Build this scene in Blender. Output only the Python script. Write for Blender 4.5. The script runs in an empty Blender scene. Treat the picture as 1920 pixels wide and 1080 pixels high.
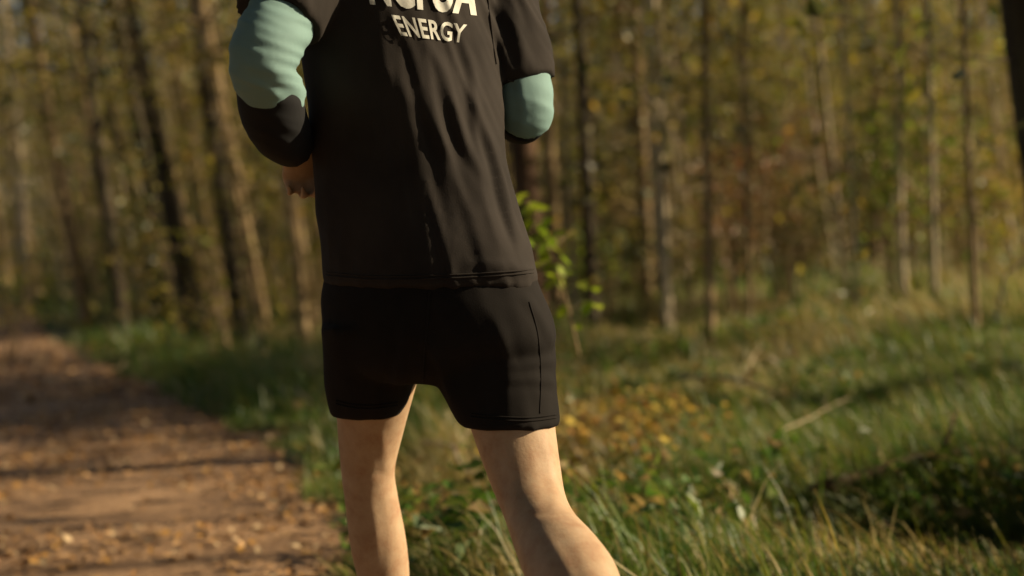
import bpy, bmesh, math, random
import numpy as np
from mathutils import Vector, Matrix, Euler
from mathutils.bvhtree import BVHTree

random.seed(11)
rng = np.random.default_rng(11)
S = bpy.context.scene
COL = S.collection
R = math.radians

# ------------------------------------------------------------------ camera, light, exposure
CAM_H, FPX = 0.94, 2625.0
PITCH, ROLL = math.atan(60 / FPX), R(-3.0)
cam = bpy.data.cameras.new('camera')
cam_o = bpy.data.objects.new('camera', cam)
COL.objects.link(cam_o)
S.camera = cam_o
CM = Matrix.Translation((0, 0, CAM_H)) @ Matrix.Rotation(math.pi / 2 - PITCH, 4, 'X') @ Matrix.Rotation(ROLL, 4, 'Z')
cam_o.matrix_world = CM
cam.sensor_width = 36.0
cam.lens = 36.0 * FPX / 1920.0
cam.clip_start, cam.clip_end = 0.05, 600.0
cam.dof.use_dof = True
cam.dof.focus_distance = 2.42
cam.dof.aperture_fstop = 1.8
cam.dof.aperture_blades = 7

SUN_EL, SUN_AZ = R(25.0), R(2.0)      # azimuth measured from +X towards +Y (the far side)
sun_dir = Vector((math.cos(SUN_EL) * math.cos(SUN_AZ), math.cos(SUN_EL) * math.sin(SUN_AZ), math.sin(SUN_EL)))
W_ = bpy.data.worlds.new('World')
S.world = W_
W_.use_nodes = True
nt = W_.node_tree
nt.nodes.clear()
sky = nt.nodes.new('ShaderNodeTexSky')
sky.sky_type = 'NISHITA'
sky.sun_disc = False
sky.sun_elevation = SUN_EL
sky.sun_rotation = math.pi / 2 - SUN_AZ
bg = nt.nodes.new('ShaderNodeBackground')
bg.inputs[1].default_value = 0.05
wo = nt.nodes.new('ShaderNodeOutputWorld')
nt.links.new(sky.outputs[0], bg.inputs[0])
nt.links.new(bg.outputs[0], wo.inputs[0])
sun = bpy.data.lights.new('sun', 'SUN')
sun.energy = 5.0
sun.angle = R(0.5)
sun.color = (1.0, 0.82, 0.54)
sun_o = bpy.data.objects.new('sun', sun)
COL.objects.link(sun_o)
sun_o.rotation_euler = sun_dir.to_track_quat('Z', 'Y').to_euler()
sun_o.location = (30, 5, 15)
S.view_settings.view_transform = 'Standard'
S.view_settings.look = 'None'
S.view_settings.gamma = 1.0
S.view_settings.use_curve_mapping = False
S.view_settings.exposure = 0.85
S.render.engine = 'CYCLES'
S.cycles.max_bounces = 6
S.cycles.transparent_max_bounces = 4


def P(px, py, d):
    """world point seen at photo pixel (px, py), d metres in front of the camera"""
    return CM @ Vector(((px - 960) / FPX * d, (540 - py) / FPX * d, -d))


# ------------------------------------------------------------------ helpers
def tag(o, label=None, cat=None, group=None, kind=None):
    if label: o['label'] = label
    if cat: o['category'] = cat
    if group: o['group'] = group
    if kind: o['kind'] = kind
    return o


def empty(name, loc=(0, 0, 0), rz=0.0):
    o = bpy.data.objects.new(name, None)
    COL.objects.link(o)
    o.location = loc
    o.rotation_euler = (0, 0, rz)
    o.empty_display_size = 0.1
    return o


def link(name, me, parent=None, mat=None):
    o = bpy.data.objects.new(name, me)
    COL.objects.link(o)
    if mat is not None:
        me.materials.clear()
        me.materials.append(mat)
    if parent is not None:
        o.parent = parent
    return o


def np_mesh(name, V, F, colors=None, smooth=True):
    """V (n,3), F (m,4) or (m,3) uniform arrays -> mesh; colors per vertex (n,3)"""
    V = np.asarray(V, np.float32); F = np.asarray(F, np.int32)
    me = bpy.data.meshes.new(name)
    k = F.shape[1]
    me.vertices.add(len(V)); me.vertices.foreach_set('co', V.ravel())
    me.loops.add(F.size); me.loops.foreach_set('vertex_index', F.ravel())
    me.polygons.add(len(F))
    me.polygons.foreach_set('loop_start', np.arange(0, F.size, k, dtype=np.int32))
    me.polygons.foreach_set('loop_total', np.full(len(F), k, np.int32))
    me.polygons.foreach_set('use_smooth', np.full(len(F), smooth, bool))
    if colors is not None:
        a = me.color_attributes.new('col', 'FLOAT_COLOR', 'POINT')
        c = np.ones((len(V), 4), np.float32); c[:, :3] = colors
        a.data.foreach_set('color', c.ravel())
    me.update(calc_edges=True)
    me.validate()
    return me


class MB:
    """collects quads"""
    def __init__(self): self.v = []; self.f = []; self.c = []; self.n = 0
    def add(self, V, F, C=None):
        self.v.append(np.asarray(V, float)); self.f.append(np.asarray(F, int) + self.n); self.n += len(V)
        if C is not None: self.c.append(np.asarray(C, float))
    def tube(self, pts, rad, n=8, col=None, cap=True):
        pts = [Vector(p) for p in pts]
        m = len(pts); V = []
        up = Vector((0.31, 0.17, 0.93))
        prev = None
        for i, p in enumerate(pts):
            t = (pts[min(i + 1, m - 1)] - pts[max(i - 1, 0)])
            t = t.normalized() if t.length > 1e-9 else Vector((0, 0, 1))
            if prev is None:
                a = t.cross(Vector((0.9, 0.3, 0.1)) if abs(t.x) < 0.9 else Vector((0, 1, 0))).normalized()
            else:
                a = (prev - t * prev.dot(t)).normalized()
            prev = a
            b = t.cross(a)
            ra, rb = rad[i] if isinstance(rad[i], (tuple, list)) else (rad[i], rad[i])
            for j in range(n):
                th = 2 * math.pi * j / n
                V.append(p + a * (ra * math.cos(th)) + b * (rb * math.sin(th)))
        F = [[i * n + j, i * n + (j + 1) % n, (i + 1) * n + (j + 1) % n, (i + 1) * n + j] for i in range(m - 1) for j in range(n)]
        if cap:
            for base, pt, flip in ((0, pts[0], True), ((m - 1) * n, pts[-1], False)):
                V.append(pt); c = len(V) - 1
                for j in range(0, n, 2):
                    q = [base + j, base + (j + 1) % n, base + (j + 2) % n, c]
                    F.append(q[::-1] if flip else q)
        C = None if col is None else np.tile(np.array(col, float), (len(V), 1))
        self.add(np.array([tuple(v) for v in V]), F, C)
    def mesh(self, name, smooth=True):
        return np_mesh(name, np.concatenate(self.v), np.concatenate(self.f), np.concatenate(self.c) if self.c else None, smooth)


def spline(pts, k=6):
    """Catmull-Rom through tuples of any length"""
    A = np.array(pts, float); out = []
    n = len(A)
    for i in range(n - 1):
        p0, p1, p2, p3 = A[max(i - 1, 0)], A[i], A[i + 1], A[min(i + 2, n - 1)]
        for s in range(k):
            t = s / k
            out.append(0.5 * ((2 * p1) + (-p0 + p2) * t + (2 * p0 - 5 * p1 + 4 * p2 - p3) * t * t + (-p0 + 3 * p1 - 3 * p2 + p3) * t ** 3))
    out.append(A[-1])
    return np.array(out)


def vnoise(p, seed=0):
    """cheap smooth value noise on (n,2|3) points, result about -1..1"""
    p = np.asarray(p, float)
    if p.shape[1] == 2: p = np.column_stack([p, np.zeros(len(p))])
    i = np.floor(p).astype(np.int64); f = p - i
    u = f * f * (3 - 2 * f)
    def h(a, b, c):
        n = (a * 374761393 + b * 668265263 + c * 2147483647 + seed * 974634777) & 0x7fffffff
        n = ((n ^ (n >> 13)) * 1274126177) & 0x7fffffff
        n = (n ^ (n >> 16)) & 0xffff
        return n / 32767.5 - 1
    r = 0
    for dx in (0, 1):
        for dy in (0, 1):
            for dz in (0, 1):
                w = (u[:, 0] if dx else 1 - u[:, 0]) * (u[:, 1] if dy else 1 - u[:, 1]) * (u[:, 2] if dz else 1 - u[:, 2])
                r = r + w * h(i[:, 0] + dx, i[:, 1] + dy, i[:, 2] + dz)
    return r


# ------------------------------------------------------------------ materials
def mat(name):
    m = bpy.data.materials.new(name)
    m.use_nodes = True
    t = m.node_tree
    b = t.nodes['Principled BSDF']
    return m, t, b


def noise_node(t, scale, detail=5, rough=0.6, stretch=None, coord='Object'):
    tc = t.nodes.new('ShaderNodeTexCoord')
    n = t.nodes.new('ShaderNodeTexNoise')
    n.inputs['Scale'].default_value = scale
    n.inputs['Detail'].default_value = detail
    n.inputs['Roughness'].default_value = rough
    if stretch:
        mp = t.nodes.new('ShaderNodeMapping')
        mp.inputs['Scale'].default_value = stretch
        t.links.new(tc.outputs[coord], mp.inputs[0]); t.links.new(mp.outputs[0], n.inputs[0])
    else:
        t.links.new(tc.outputs[coord], n.inputs[0])
    return n


def ramp(t, src, stops):
    r = t.nodes.new('ShaderNodeValToRGB')
    e = r.color_ramp.elements
    while len(e) < len(stops): e.new(0.5)
    for k, (p, c) in enumerate(stops):
        e[k].position = p; e[k].color = (*c, 1)
    t.links.new(src, r.inputs[0])
    return r


def bump(t, b, src, strength, dist):
    n = t.nodes.new('ShaderNodeBump')
    n.inputs['Strength'].default_value = strength
    n.inputs['Distance'].default_value = dist
    t.links.new(src, n.inputs['Height'])
    t.links.new(n.outputs[0], b.inputs['Normal'])


def bark(name, stops, scale=9.0, stretch=(1, 1, 0.18), rough=0.9):
    m, t, b = mat(name)
    n = noise_node(t, scale, 6, 0.65, stretch)
    r = ramp(t, n.outputs[0], stops)
    t.links.new(r.outputs[0], b.inputs['Base Color'])
    b.inputs['Roughness'].default_value = rough
    b.inputs['Specular IOR Level'].default_value = 0.2
    bump(t, b, n.outputs[0], 0.7, 0.02)
    return m


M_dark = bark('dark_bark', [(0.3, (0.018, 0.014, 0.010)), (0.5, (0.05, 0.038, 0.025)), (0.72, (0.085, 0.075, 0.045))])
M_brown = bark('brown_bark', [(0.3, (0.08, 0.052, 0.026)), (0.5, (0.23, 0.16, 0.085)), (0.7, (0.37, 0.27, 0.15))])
M_pale = bark('pale_bark', [(0.33, (0.08, 0.065, 0.05)), (0.46, (0.34, 0.27, 0.18)), (0.72, (0.56, 0.47, 0.33))], 14, (1, 1, 0.5))
M_rust = bark('reddish_bark', [(0.3, (0.035, 0.020, 0.012)), (0.5, (0.085, 0.048, 0.028)), (0.7, (0.16, 0.095, 0.055))])
M_twig = bark('dry_wood', [(0.3, (0.16, 0.11, 0.07)), (0.55, (0.40, 0.31, 0.2)), (0.7, (0.52, 0.42, 0.29))], 20)


def leaf_mat(name, transl=0.5, objvar=0.35):
    m = bpy.data.materials.new(name)
    m.use_nodes = True
    t = m.node_tree
    t.nodes.clear()
    a = t.nodes.new('ShaderNodeAttribute'); a.attribute_name = 'col'
    oi = t.nodes.new('ShaderNodeObjectInfo')
    mr = t.nodes.new('ShaderNodeMapRange')
    mr.inputs['To Min'].default_value = 1 - objvar; mr.inputs['To Max'].default_value = 1 + objvar
    t.links.new(oi.outputs['Random'], mr.inputs['Value'])
    hs = t.nodes.new('ShaderNodeHueSaturation')
    t.links.new(a.outputs['Color'], hs.inputs['Color'])
    t.links.new(mr.outputs[0], hs.inputs['Value'])
    d = t.nodes.new('ShaderNodeBsdfDiffuse')
    tr = t.nodes.new('ShaderNodeBsdfTranslucent')
    g = t.nodes.new('ShaderNodeBsdfGlossy'); g.inputs['Roughness'].default_value = 0.45
    mx = t.nodes.new('ShaderNodeMixShader'); mx.inputs[0].default_value = transl
    mg = t.nodes.new('ShaderNodeMixShader'); mg.inputs[0].default_value = 0.035
    o = t.nodes.new('ShaderNodeOutputMaterial')
    for x in (d, tr): t.links.new(hs.outputs[0], x.inputs['Color'])
    t.links.new(d.outputs[0], mx.inputs[1]); t.links.new(tr.outputs[0], mx.inputs[2])
    t.links.new(mx.outputs[0], mg.inputs[1]); t.links.new(g.outputs[0], mg.inputs[2])
    t.links.new(mg.outputs[0], o.inputs[0])
    return m


M_leaf = leaf_mat('foliage')
M_grass = leaf_mat('grass_blades', 0.5, 0.0)
M_litter = leaf_mat('dead_leaves', 0.15, 0.0)

# ground: leaf litter and moss
M_ground, t, b = mat('forest_floor')
n1 = noise_node(t, 1.1, 6, 0.6); n2 = noise_node(t, 26, 6, 0.7)
r1 = ramp(t, n2.outputs[0], [(0.3, (0.025, 0.018, 0.010)), (0.5, (0.085, 0.055, 0.03)), (0.72, (0.19, 0.125, 0.065))])
r2 = ramp(t, n2.outputs[0], [(0.3, (0.016, 0.032, 0.006)), (0.6, (0.045, 0.085, 0.012)), (0.8, (0.09, 0.12, 0.02))])
r3 = ramp(t, n1.outputs[0], [(0.42, (0, 0, 0)), (0.6, (1, 1, 1))])
mx = t.nodes.new('ShaderNodeMix'); mx.data_type = 'RGBA'
t.links.new(r3.outputs[0], mx.inputs[0]); t.links.new(r1.outputs[0], mx.inputs[6]); t.links.new(r2.outputs[0], mx.inputs[7])
t.links.new(mx.outputs[2], b.inputs['Base Color'])
b.inputs['Roughness'].default_value = 0.95
bump(t, b, n2.outputs[0], 0.8, 0.05)

M_trail, t, b = mat('trodden_soil')
n1 = noise_node(t, 2.2, 5, 0.6); n2 = noise_node(t, 34, 8, 0.75)
r1 = ramp(t, n2.outputs[0], [(0.28, (0.10, 0.055, 0.028)), (0.5, (0.35, 0.215, 0.115)), (0.72, (0.56, 0.38, 0.22))])
r3 = ramp(t, n1.outputs[0], [(0.32, (0.42, 0.36, 0.30)), (0.5, (0.85, 0.78, 0.7)), (0.68, (1.1, 1.05, 1.0))])
mx = t.nodes.new('ShaderNodeMix'); mx.data_type = 'RGBA'; mx.blend_type = 'MULTIPLY'
mx.inputs[0].default_value = 1.0
t.links.new(r1.outputs[0], mx.inputs[6]); t.links.new(r3.outputs[0], mx.inputs[7])
t.links.new(mx.outputs[2], b.inputs['Base Color'])
b.inputs['Roughness'].default_value = 0.95
bump(t, b, n2.outputs[0], 0.9, 0.03)

M_hollow_shade, t, b = mat('shaded_soil')  # soil darkened to stand in for the shade in the corner hollow
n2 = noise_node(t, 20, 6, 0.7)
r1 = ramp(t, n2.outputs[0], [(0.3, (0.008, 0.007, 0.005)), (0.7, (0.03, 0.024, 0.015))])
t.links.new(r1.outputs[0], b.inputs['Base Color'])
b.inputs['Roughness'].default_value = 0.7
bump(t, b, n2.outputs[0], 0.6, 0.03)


def fabric(name, col, rough=0.85, scale=420, sheen=0.0, var=0.25, spec=0.25):
    m, t, b = mat(name)
    n = noise_node(t, 7, 4, 0.6)
    r = ramp(t, n.outputs[0], [(0.3, tuple(c * (1 - var) for c in col)), (0.7, tuple(c * (1 + var) for c in col))])
    t.links.new(r.outputs[0], b.inputs['Base Color'])
    b.inputs['Roughness'].default_value = rough
    b.inputs['Specular IOR Level'].default_value = spec
    b.inputs['Sheen Weight'].default_value = sheen
    n2 = noise_node(t, scale, 2, 0.5)
    bump(t, b, n2.outputs[0], 0.25, 0.001)
    return m


M_shirt = fabric('black_jersey', (0.025, 0.0205, 0.018), 0.88, 420, 0.0, 0.25, 0.12)
M_shorts = fabric('black_shorts_cloth', (0.013, 0.011, 0.010), 0.92, 500, 0.0, 0.25, 0.10)
M_teal = fabric('pale_teal_stretch_cloth', (0.155, 0.25, 0.24), 0.8, 600, 0.0, 0.06)
M_sleeve_shade = fabric('shaded_sleeve_cloth', (0.007, 0.007, 0.008), 0.85, 600)  # black stands in for the sleeve cloth in shade on the forearms
M_print = fabric('cream_print', (0.50, 0.49, 0.44), 0.7, 300, 0.0, 0.12)
M_shoe = fabric('grey_mesh_cloth', (0.08, 0.09, 0.10), 0.7, 300)
M_sole = fabric('white_rubber', (0.6, 0.6, 0.57), 0.6, 80)
M_sock = fabric('white_sock_cloth', (0.55, 0.54, 0.5), 0.9, 300)
M_hair, t, b = mat('brown_hair')
n = noise_node(t, 60, 4, 0.6, (1, 1, 0.1))
r = ramp(t, n.outputs[0], [(0.3, (0.02, 0.013, 0.008)), (0.7, (0.09, 0.055, 0.03))])
t.links.new(r.outputs[0], b.inputs['Base Color']); b.inputs['Roughness'].default_value = 0.5
bump(t, b, n.outputs[0], 0.6, 0.004)
M_eye, t, b = mat('eye_white'); b.inputs['Base Color'].default_value = (0.7, 0.68, 0.65, 1); b.inputs['Roughness'].default_value = 0.2
M_skin, t, b = mat('skin')
n1 = noise_node(t, 12, 5, 0.6); n2 = noise_node(t, 190, 3, 0.6)
n1.inputs['Scale'].default_value = 22; n1.inputs['Detail'].default_value = 9; n1.inputs['Roughness'].default_value = 0.72
r = ramp(t, n1.outputs[0], [(0.25, (0.29, 0.155, 0.088)), (0.5, (0.385, 0.258, 0.16)), (0.75, (0.45, 0.325, 0.215))])
t.links.new(r.outputs[0], b.inputs['Base Color'])
b.inputs['Roughness'].default_value = 0.6
b.inputs['Specular IOR Level'].default_value = 0.22
b.inputs['Subsurface Weight'].default_value = 0.12
b.inputs['Subsurface Radius'].default_value = (0.012, 0.004, 0.002)
b.inputs['Subsurface Scale'].default_value = 1.0
bump(t, b, n2.outputs[0], 0.2, 0.002)

# ------------------------------------------------------------------ terrain and trail
EDGE_PX = [(665, 1100), (650, 1040), (612, 940), (560, 870), (450, 795), (300, 722), (150, 662), (0, 618)]


def ground_hit(px, py, z=0.0):
    d = P(px, py, 1.0) - Vector((0, 0, CAM_H))
    k = (z - CAM_H) / d.z
    return Vector((0, 0, CAM_H)) + d * k


E = [ground_hit(*p) for p in EDGE_PX]
edge = [(0.75, -4.0), (0.55, 0.0), (0.25, 2.2)] + [(p.x, p.y) for p in E]
dx, dy = edge[-1][0] - edge[-3][0], edge[-1][1] - edge[-3][1]
L_ = math.hypot(dx, dy)
edge += [(edge[-1][0] + dx / L_ * k - 0.015 * k * k, edge[-1][1] + dy / L_ * k) for k in (6, 14, 26)]
edge = spline(edge, 8)
TRAIL_W = 3.1


def trail_dist(xy):
    """signed distance to the trail's right edge: positive inside (to the left)"""
    xy = np.asarray(xy, float)
    best = np.full(len(xy), 1e9); sg = np.ones(len(xy))
    for a, b_ in zip(edge[:-1], edge[1:]):
        ab = b_ - a; l2 = (ab ** 2).sum() + 1e-12
        tt = np.clip(((xy - a) @ ab) / l2, 0, 1)
        d = xy - (a + tt[:, None] * ab)
        dist = np.hypot(d[:, 0], d[:, 1])
        cr = ab[0] * d[:, 1] - ab[1] * d[:, 0]
        m = dist < best
        best[m] = dist[m]; sg[m] = np.where(cr[m] > 0, 1, -1)
    return best * sg


def smooth01(x): x = np.clip(x, 0, 1); return x * x * (3 - 2 * x)


DITCH = ground_hit(1790, 985)


def gz(xy, soft=True):
    xy = np.asarray(xy, float)
    x, y = xy[:, 0], xy[:, 1]
    z = 0.10 * vnoise(xy * 0.35, 3) * smooth01((y - 3) / 5) + 0.035 * vnoise(xy * 1.3, 5)
    far = np.clip(y - 17, 0, None)
    z = z + 0.045 * far + 0.0005 * far ** 2
    z = z + 0.16 * smooth01((x - 0.6) / 2.5) * smooth01((y - 4.5) / 5)
    u = (x - DITCH.x) / 0.75; v = (y - DITCH.y) / 0.42
    z = z - 0.34 * np.exp(-(u * u + v * v) ** 1.6)
    td = trail_dist(xy)
    ins = smooth01((td + 0.1) / 0.35) * smooth01((TRAIL_W + 0.1 - td) / 0.35)
    flat = 0.012 * vnoise(xy * 2.0, 9) + 0.045 * np.clip(y - 17, 0, None)
    z = z * (1 - ins) + ins * (flat - 0.02)
    return z


def gz1(x, y): return float(gz(np.array([[x, y]]))[0])


xs = np.concatenate([-np.geomspace(160, 6.2, 26), np.linspace(-6, 6, 110), np.geomspace(6.2, 160, 26)])
ys = np.concatenate([np.linspace(-60, -3, 12), np.linspace(-2.5, 14, 130), np.geomspace(14.3, 230, 60)])
XX, YY = np.meshgrid(xs, ys)
xy = np.column_stack([XX.ravel(), YY.ravel()])
zz = gz(xy)
td = trail_dist(xy)
zz = zz - 0.03 * smooth01((td - 0.06) / 0.2) * smooth01((TRAIL_W - 0.06 - td) / 0.2)
nx, ny = len(xs), len(ys)
ii = np.arange(nx * ny).reshape(ny, nx)
F = np.column_stack([ii[:-1, :-1].ravel(), ii[:-1, 1:].ravel(), ii[1:, 1:].ravel(), ii[1:, :-1].ravel()])
ground = link('ground', np_mesh('ground', np.column_stack([xy, zz]), F), None, M_ground)
tag(ground, 'forest floor of brown leaf litter and moss under the trees', None, None, 'structure')

# trail sheet
ep = edge
tan = np.gradient(ep, axis=0); tan /= np.linalg.norm(tan, axis=1)[:, None]
nrm = np.column_stack([-tan[:, 1], tan[:, 0]])
cols = 26
V = []
for i in range(len(ep)):
    wob = 0.10 * math.sin(i * 1.7) * 0.5 + 0.06 * math.sin(i * 0.61 + 2)
    for j in range(cols):
        s = -0.02 + wob * (1 - j / (cols - 1)) + (TRAIL_W + 0.02) * j / (cols - 1)
        V.append(ep[i] + nrm[i] * s)
V = np.array(V)
ii = np.arange(len(V)).reshape(len(ep), cols)
F = np.column_stack([ii[:-1, :-1].ravel(), ii[1:, :-1].ravel(), ii[1:, 1:].ravel(), ii[:-1, 1:].ravel()])[:, ::-1]
trail = link('trail', np_mesh('trail', np.column_stack([V, gz(V) + 0.008]), F), None, M_trail)
tag(trail, 'sunlit brown dirt trail covered with leaf litter, bending left', None, None, 'structure')

# hollow sheet, its dark colour standing in for shade
mb = MB()
ring = [0.0001, 0.2, 0.4, 0.6, 0.8, 1.0]
pts = []
for k in ring:
    for j in range(28):
        th = 2 * math.pi * j / 28
        w = 1 + 0.14 * math.sin(3 * th + 1) + 0.07 * math.sin(7 * th)
        pts.append((DITCH.x + 0.62 * k * w * math.cos(th), DITCH.y + 0.33 * k * w * math.sin(th)))
pts = np.array(pts)
F = [[i * 28 + j, i * 28 + (j + 1) % 28, (i + 1) * 28 + (j + 1) % 28, (i + 1) * 28 + j] for i in range(5) for j in range(28)]
hollow_sheet = link('shade_hollow', np_mesh('shade_hollow', np.column_stack([pts, gz(pts) + 0.02]), np.array(F)), None, M_hollow_shade)
tag(hollow_sheet, 'hollow in the grass at the bottom right, shade put into its colour', None, None, 'structure')


# ------------------------------------------------------------------ foliage pieces
def leaf_cloud(centers, n_each, spread, size, palette, flat=0.5, seed=0):
    """leaf-shaped quads scattered round centres -> V,F,C"""
    rg = np.random.default_rng(seed)
    c = np.repeat(np.asarray(centers, float), n_each, axis=0)
    n = len(c)
    sp = np.asarray(spread, float)
    p = c + rg.normal(size=(n, 3)) * sp
    nrm = rg.normal(size=(n, 3)); nrm[:, 2] = nrm[:, 2] + flat * np.sign(nrm[:, 2] + 1e-9) * 1.2
    nrm /= np.linalg.norm(nrm, axis=1)[:, None]
    a = np.cross(nrm, rg.normal(size=(n, 3))); a /= np.linalg.norm(a, axis=1)[:, None]
    b = np.cross(nrm, a)
    s = size * rg.uniform(0.6, 1.35, n)[:, None]
    w = s * rg.uniform(0.26, 0.42, n)[:, None]
    droop = nrm * s * 0.12
    v0 = p - a * s * 0.5; v2 = p + a * s * 0.5 - droop
    v1 = p + b * w + droop; v3 = p - b * w + droop
    V = np.stack([v0, v1, v2, v3], 1).reshape(-1, 3)
    F = np.arange(4 * n).reshape(n, 4)
    pal = np.asarray(palette, float)
    k = rg.integers(0, len(pal), n)
    cc = pal[k] * rg.uniform(0.7, 1.3, (n, 1))
    return V, F, np.repeat(cc, 4, axis=0)


GREEN = [(0.045, 0.075, 0.016), (0.065, 0.085, 0.02), (0.10, 0.10, 0.025), (0.05, 0.06, 0.02)]
OLIVE = [(0.18, 0.175, 0.022), (0.25, 0.21, 0.032), (0.12, 0.13, 0.018), (0.32, 0.24, 0.04)]
YELLOW = [(0.44, 0.33, 0.03), (0.36, 0.30, 0.03), (0.24, 0.24, 0.025), (0.46, 0.29, 0.04)]
RUST = [(0.17, 0.07, 0.025), (0.22, 0.10, 0.04), (0.12, 0.055, 0.025), (0.2, 0.13, 0.05)]
TAN = [(0.40, 0.29, 0.13), (0.33, 0.23, 0.09), (0.25, 0.18, 0.06), (0.30, 0.25, 0.08)]
LIME = [(0.22, 0.30, 0.02), (0.28, 0.34, 0.03), (0.17, 0.25, 0.02)]


def trunk_mesh(name, seed, h=12.0, r=0.1, n=9, limbs=8, lo=0.28, wave=0.05, dead=0):
    rg = random.Random(seed)
    m = MB()
    pts, rad = [], []
    px, py = rg.uniform(0, 6), rg.uniform(0, 6)
    N = 18
    for i in range(N + 1):
        f = (i / N) ** 1.25
        z = f * h
        pts.append((wave * h * 0.1 * math.sin(f * 5 + px) * f + wave * h * 0.03 * math.sin(f * 13 + py), wave * h * 0.1 * math.sin(f * 4.2 + py) * f, z - 0.12))
        flare = 1 + 0.55 * math.exp(-z / 0.22)
        rad.append(r * (1 - 0.82 * f) * flare)
    m.tube(pts, rad, n)
    tips = []
    for k in range(limbs):
        f = lo + (0.97 - lo) * (k + rg.random()) / limbs
        i = int(f ** (1 / 1.25) * N)
        p0 = Vector(pts[min(i, N)])
        az = rg.uniform(0, 2 * math.pi)
        ln = h * rg.uniform(0.09, 0.2) * (1.15 - f * 0.6)
        el = rg.uniform(0.15, 0.9)
        d = Vector((math.cos(az) * math.cos(el), math.sin(az) * math.cos(el), math.sin(el)))
        side = Vector((-math.sin(az), math.cos(az), 0)) * rg.uniform(-0.25, 0.25)
        p1 = p0 + d * ln * 0.5 + side * ln * 0.4; p2 = p0 + d * ln + Vector((0, 0, 0.1 * ln)) + side * ln
        rr = rad[min(i, N)] * 0.42
        m.tube([p0, p1, p2], [rr, rr * 0.65, rr * 0.2], 5)
        tips += [p1, p2]
        for q in range(2):
            b0 = p1.lerp(p2, rg.uniform(0, 0.8))
            dd = (d + Vector((rg.uniform(-1, 1), rg.uniform(-1, 1), rg.uniform(-0.2, 0.7)))).normalized()
            b1 = b0 + dd * ln * 0.5
            m.tube([b0, b1], [rr * 0.35, rr * 0.1], 4, cap=False)
            tips.append(b1)
    for k in range(dead):
        z = rg.uniform(0.7, 6.5)
        i = min(N - 1, int((z / h) ** (1 / 1.25) * N)); p0 = Vector(pts[i]).lerp(Vector(pts[i + 1]), rg.random())
        az = rg.uniform(0, 6.28); ln = rg.uniform(0.35, 1.5); el = rg.uniform(-0.35, 0.6)
        d = Vector((math.cos(az) * math.cos(el), math.sin(az) * math.cos(el), math.sin(el)))
        p1 = p0 + d * ln * 0.55 + Vector((0, 0, rg.uniform(-.08, .1))); p2 = p0 + d * ln + Vector((rg.uniform(-.2, .2), rg.uniform(-.2, .2), rg.uniform(-.2, .25)))
        rr = rg.uniform(0.005, 0.011) * (0.075 / r) ** 0.3
        m.tube([p0, p1, p2], [rr, rr * .7, rr * .3], 4, cap=False)
        if rg.random() < 0.5: tips.append(p2)
    return m.mesh(name), tips


TRUNKS = {}
for kind, (nv, r, lim, lo, mt, wv) in dict(
        dark=(4, 0.12, 9, 0.30, M_dark, 0.05), brown=(5, 0.075, 10, 0.2, M_brown, 0.06), pale=(5, 0.05, 10, 0.16, M_pale, 0.09),
        rust=(3, 0.09, 9, 0.25, M_rust, 0.05)).items():
    L = []
    for v in range(nv):
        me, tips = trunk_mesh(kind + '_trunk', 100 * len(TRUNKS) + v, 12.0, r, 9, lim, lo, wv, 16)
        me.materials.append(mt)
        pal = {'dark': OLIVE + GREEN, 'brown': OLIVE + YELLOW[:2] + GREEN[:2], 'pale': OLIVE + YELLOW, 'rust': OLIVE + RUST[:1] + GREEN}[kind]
        low_t = [p for p in tips if p.z < 6.3]; top_t = [p for p in tips if p.z >= 6.3]
        cen_ = low_t * 7 + top_t
        cv, cf, cc = leaf_cloud(cen_, 2, (0.42, 0.42, 0.34), 0.115, pal, 0.4, 50 + v)
        cm = np_mesh(kind + '_crown', cv, cf, cc, False)
        cm.materials.append(M_leaf)
        L.append((me, cm))
    TRUNKS[kind] = L

LEAN = lambda x_over_y: -0.055 - 0.10 * np.clip((-x_over_y - 0.03) / 0.25, 0, 1)   # the wood leans left, more so on the left side


def tree(kind, x, y, scale_r, scale_h, label, group=None, lean=None, leany=None, name=None, crown=True, variant=None):
    L = TRUNKS[kind]
    me, cm = L[random.randrange(len(L)) if variant is None else variant]
    root = empty(name or {'dark': 'dark_tree', 'brown': 'brown_tree', 'pale': 'pale_tree', 'rust': 'reddish_tree'}[kind], (x, y, gz1(x, y)))
    tag(root, label, 'tree', group)
    if lean is None: lean = LEAN(x / y) + random.gauss(0, 0.03)
    if leany is None: leany = random.gauss(0, 0.03)
    root.rotation_euler = Euler((-leany, lean, 0)); 
    rz = random.uniform(0, 6.28)
    for nm, m_ in (('trunk', me), ('crown', cm)):
        if nm == 'crown' and not crown: continue
        o = bpy.data.objects.new(nm, m_); COL.objects.link(o); o.parent = root
        o.rotation_euler = (0, 0, rz)
        o.scale = (scale_r if nm == 'trunk' else (scale_r + 1) / 2, scale_r if nm == 'trunk' else (scale_r + 1) / 2, scale_h)
    return root


taken = []


def base_from_px(px, py):
    """ground point under a pixel, following the terrain"""
    z = 0.0
    for _ in range(12):
        p = ground_hit(px, py, min(z, 0.6))
        z = 0.6 * z + 0.4 * gz1(p.x, p.y)
    return p


def special(kind, top, base, width_px, label, group=None, name=None, crown=True, scale_h=1.0, variant=None):
    p = base_from_px(*base)
    d = (CM.inverted() @ p).z * -1
    q = P(top[0], top[1], d)
    lean = math.atan2(q.x - p.x, q.z - p.z)
    r0 = {'dark': 0.12, 'brown': 0.075, 'pale': 0.05, 'rust': 0.09}[kind]
    s = width_px / FPX * d / 2 / (r0 * 0.93)
    taken.append((p.x, p.y, 0.5))
    return tree(kind, p.x, p.y, s, scale_h, label, group, lean, 0.0, name, crown, variant)


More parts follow.
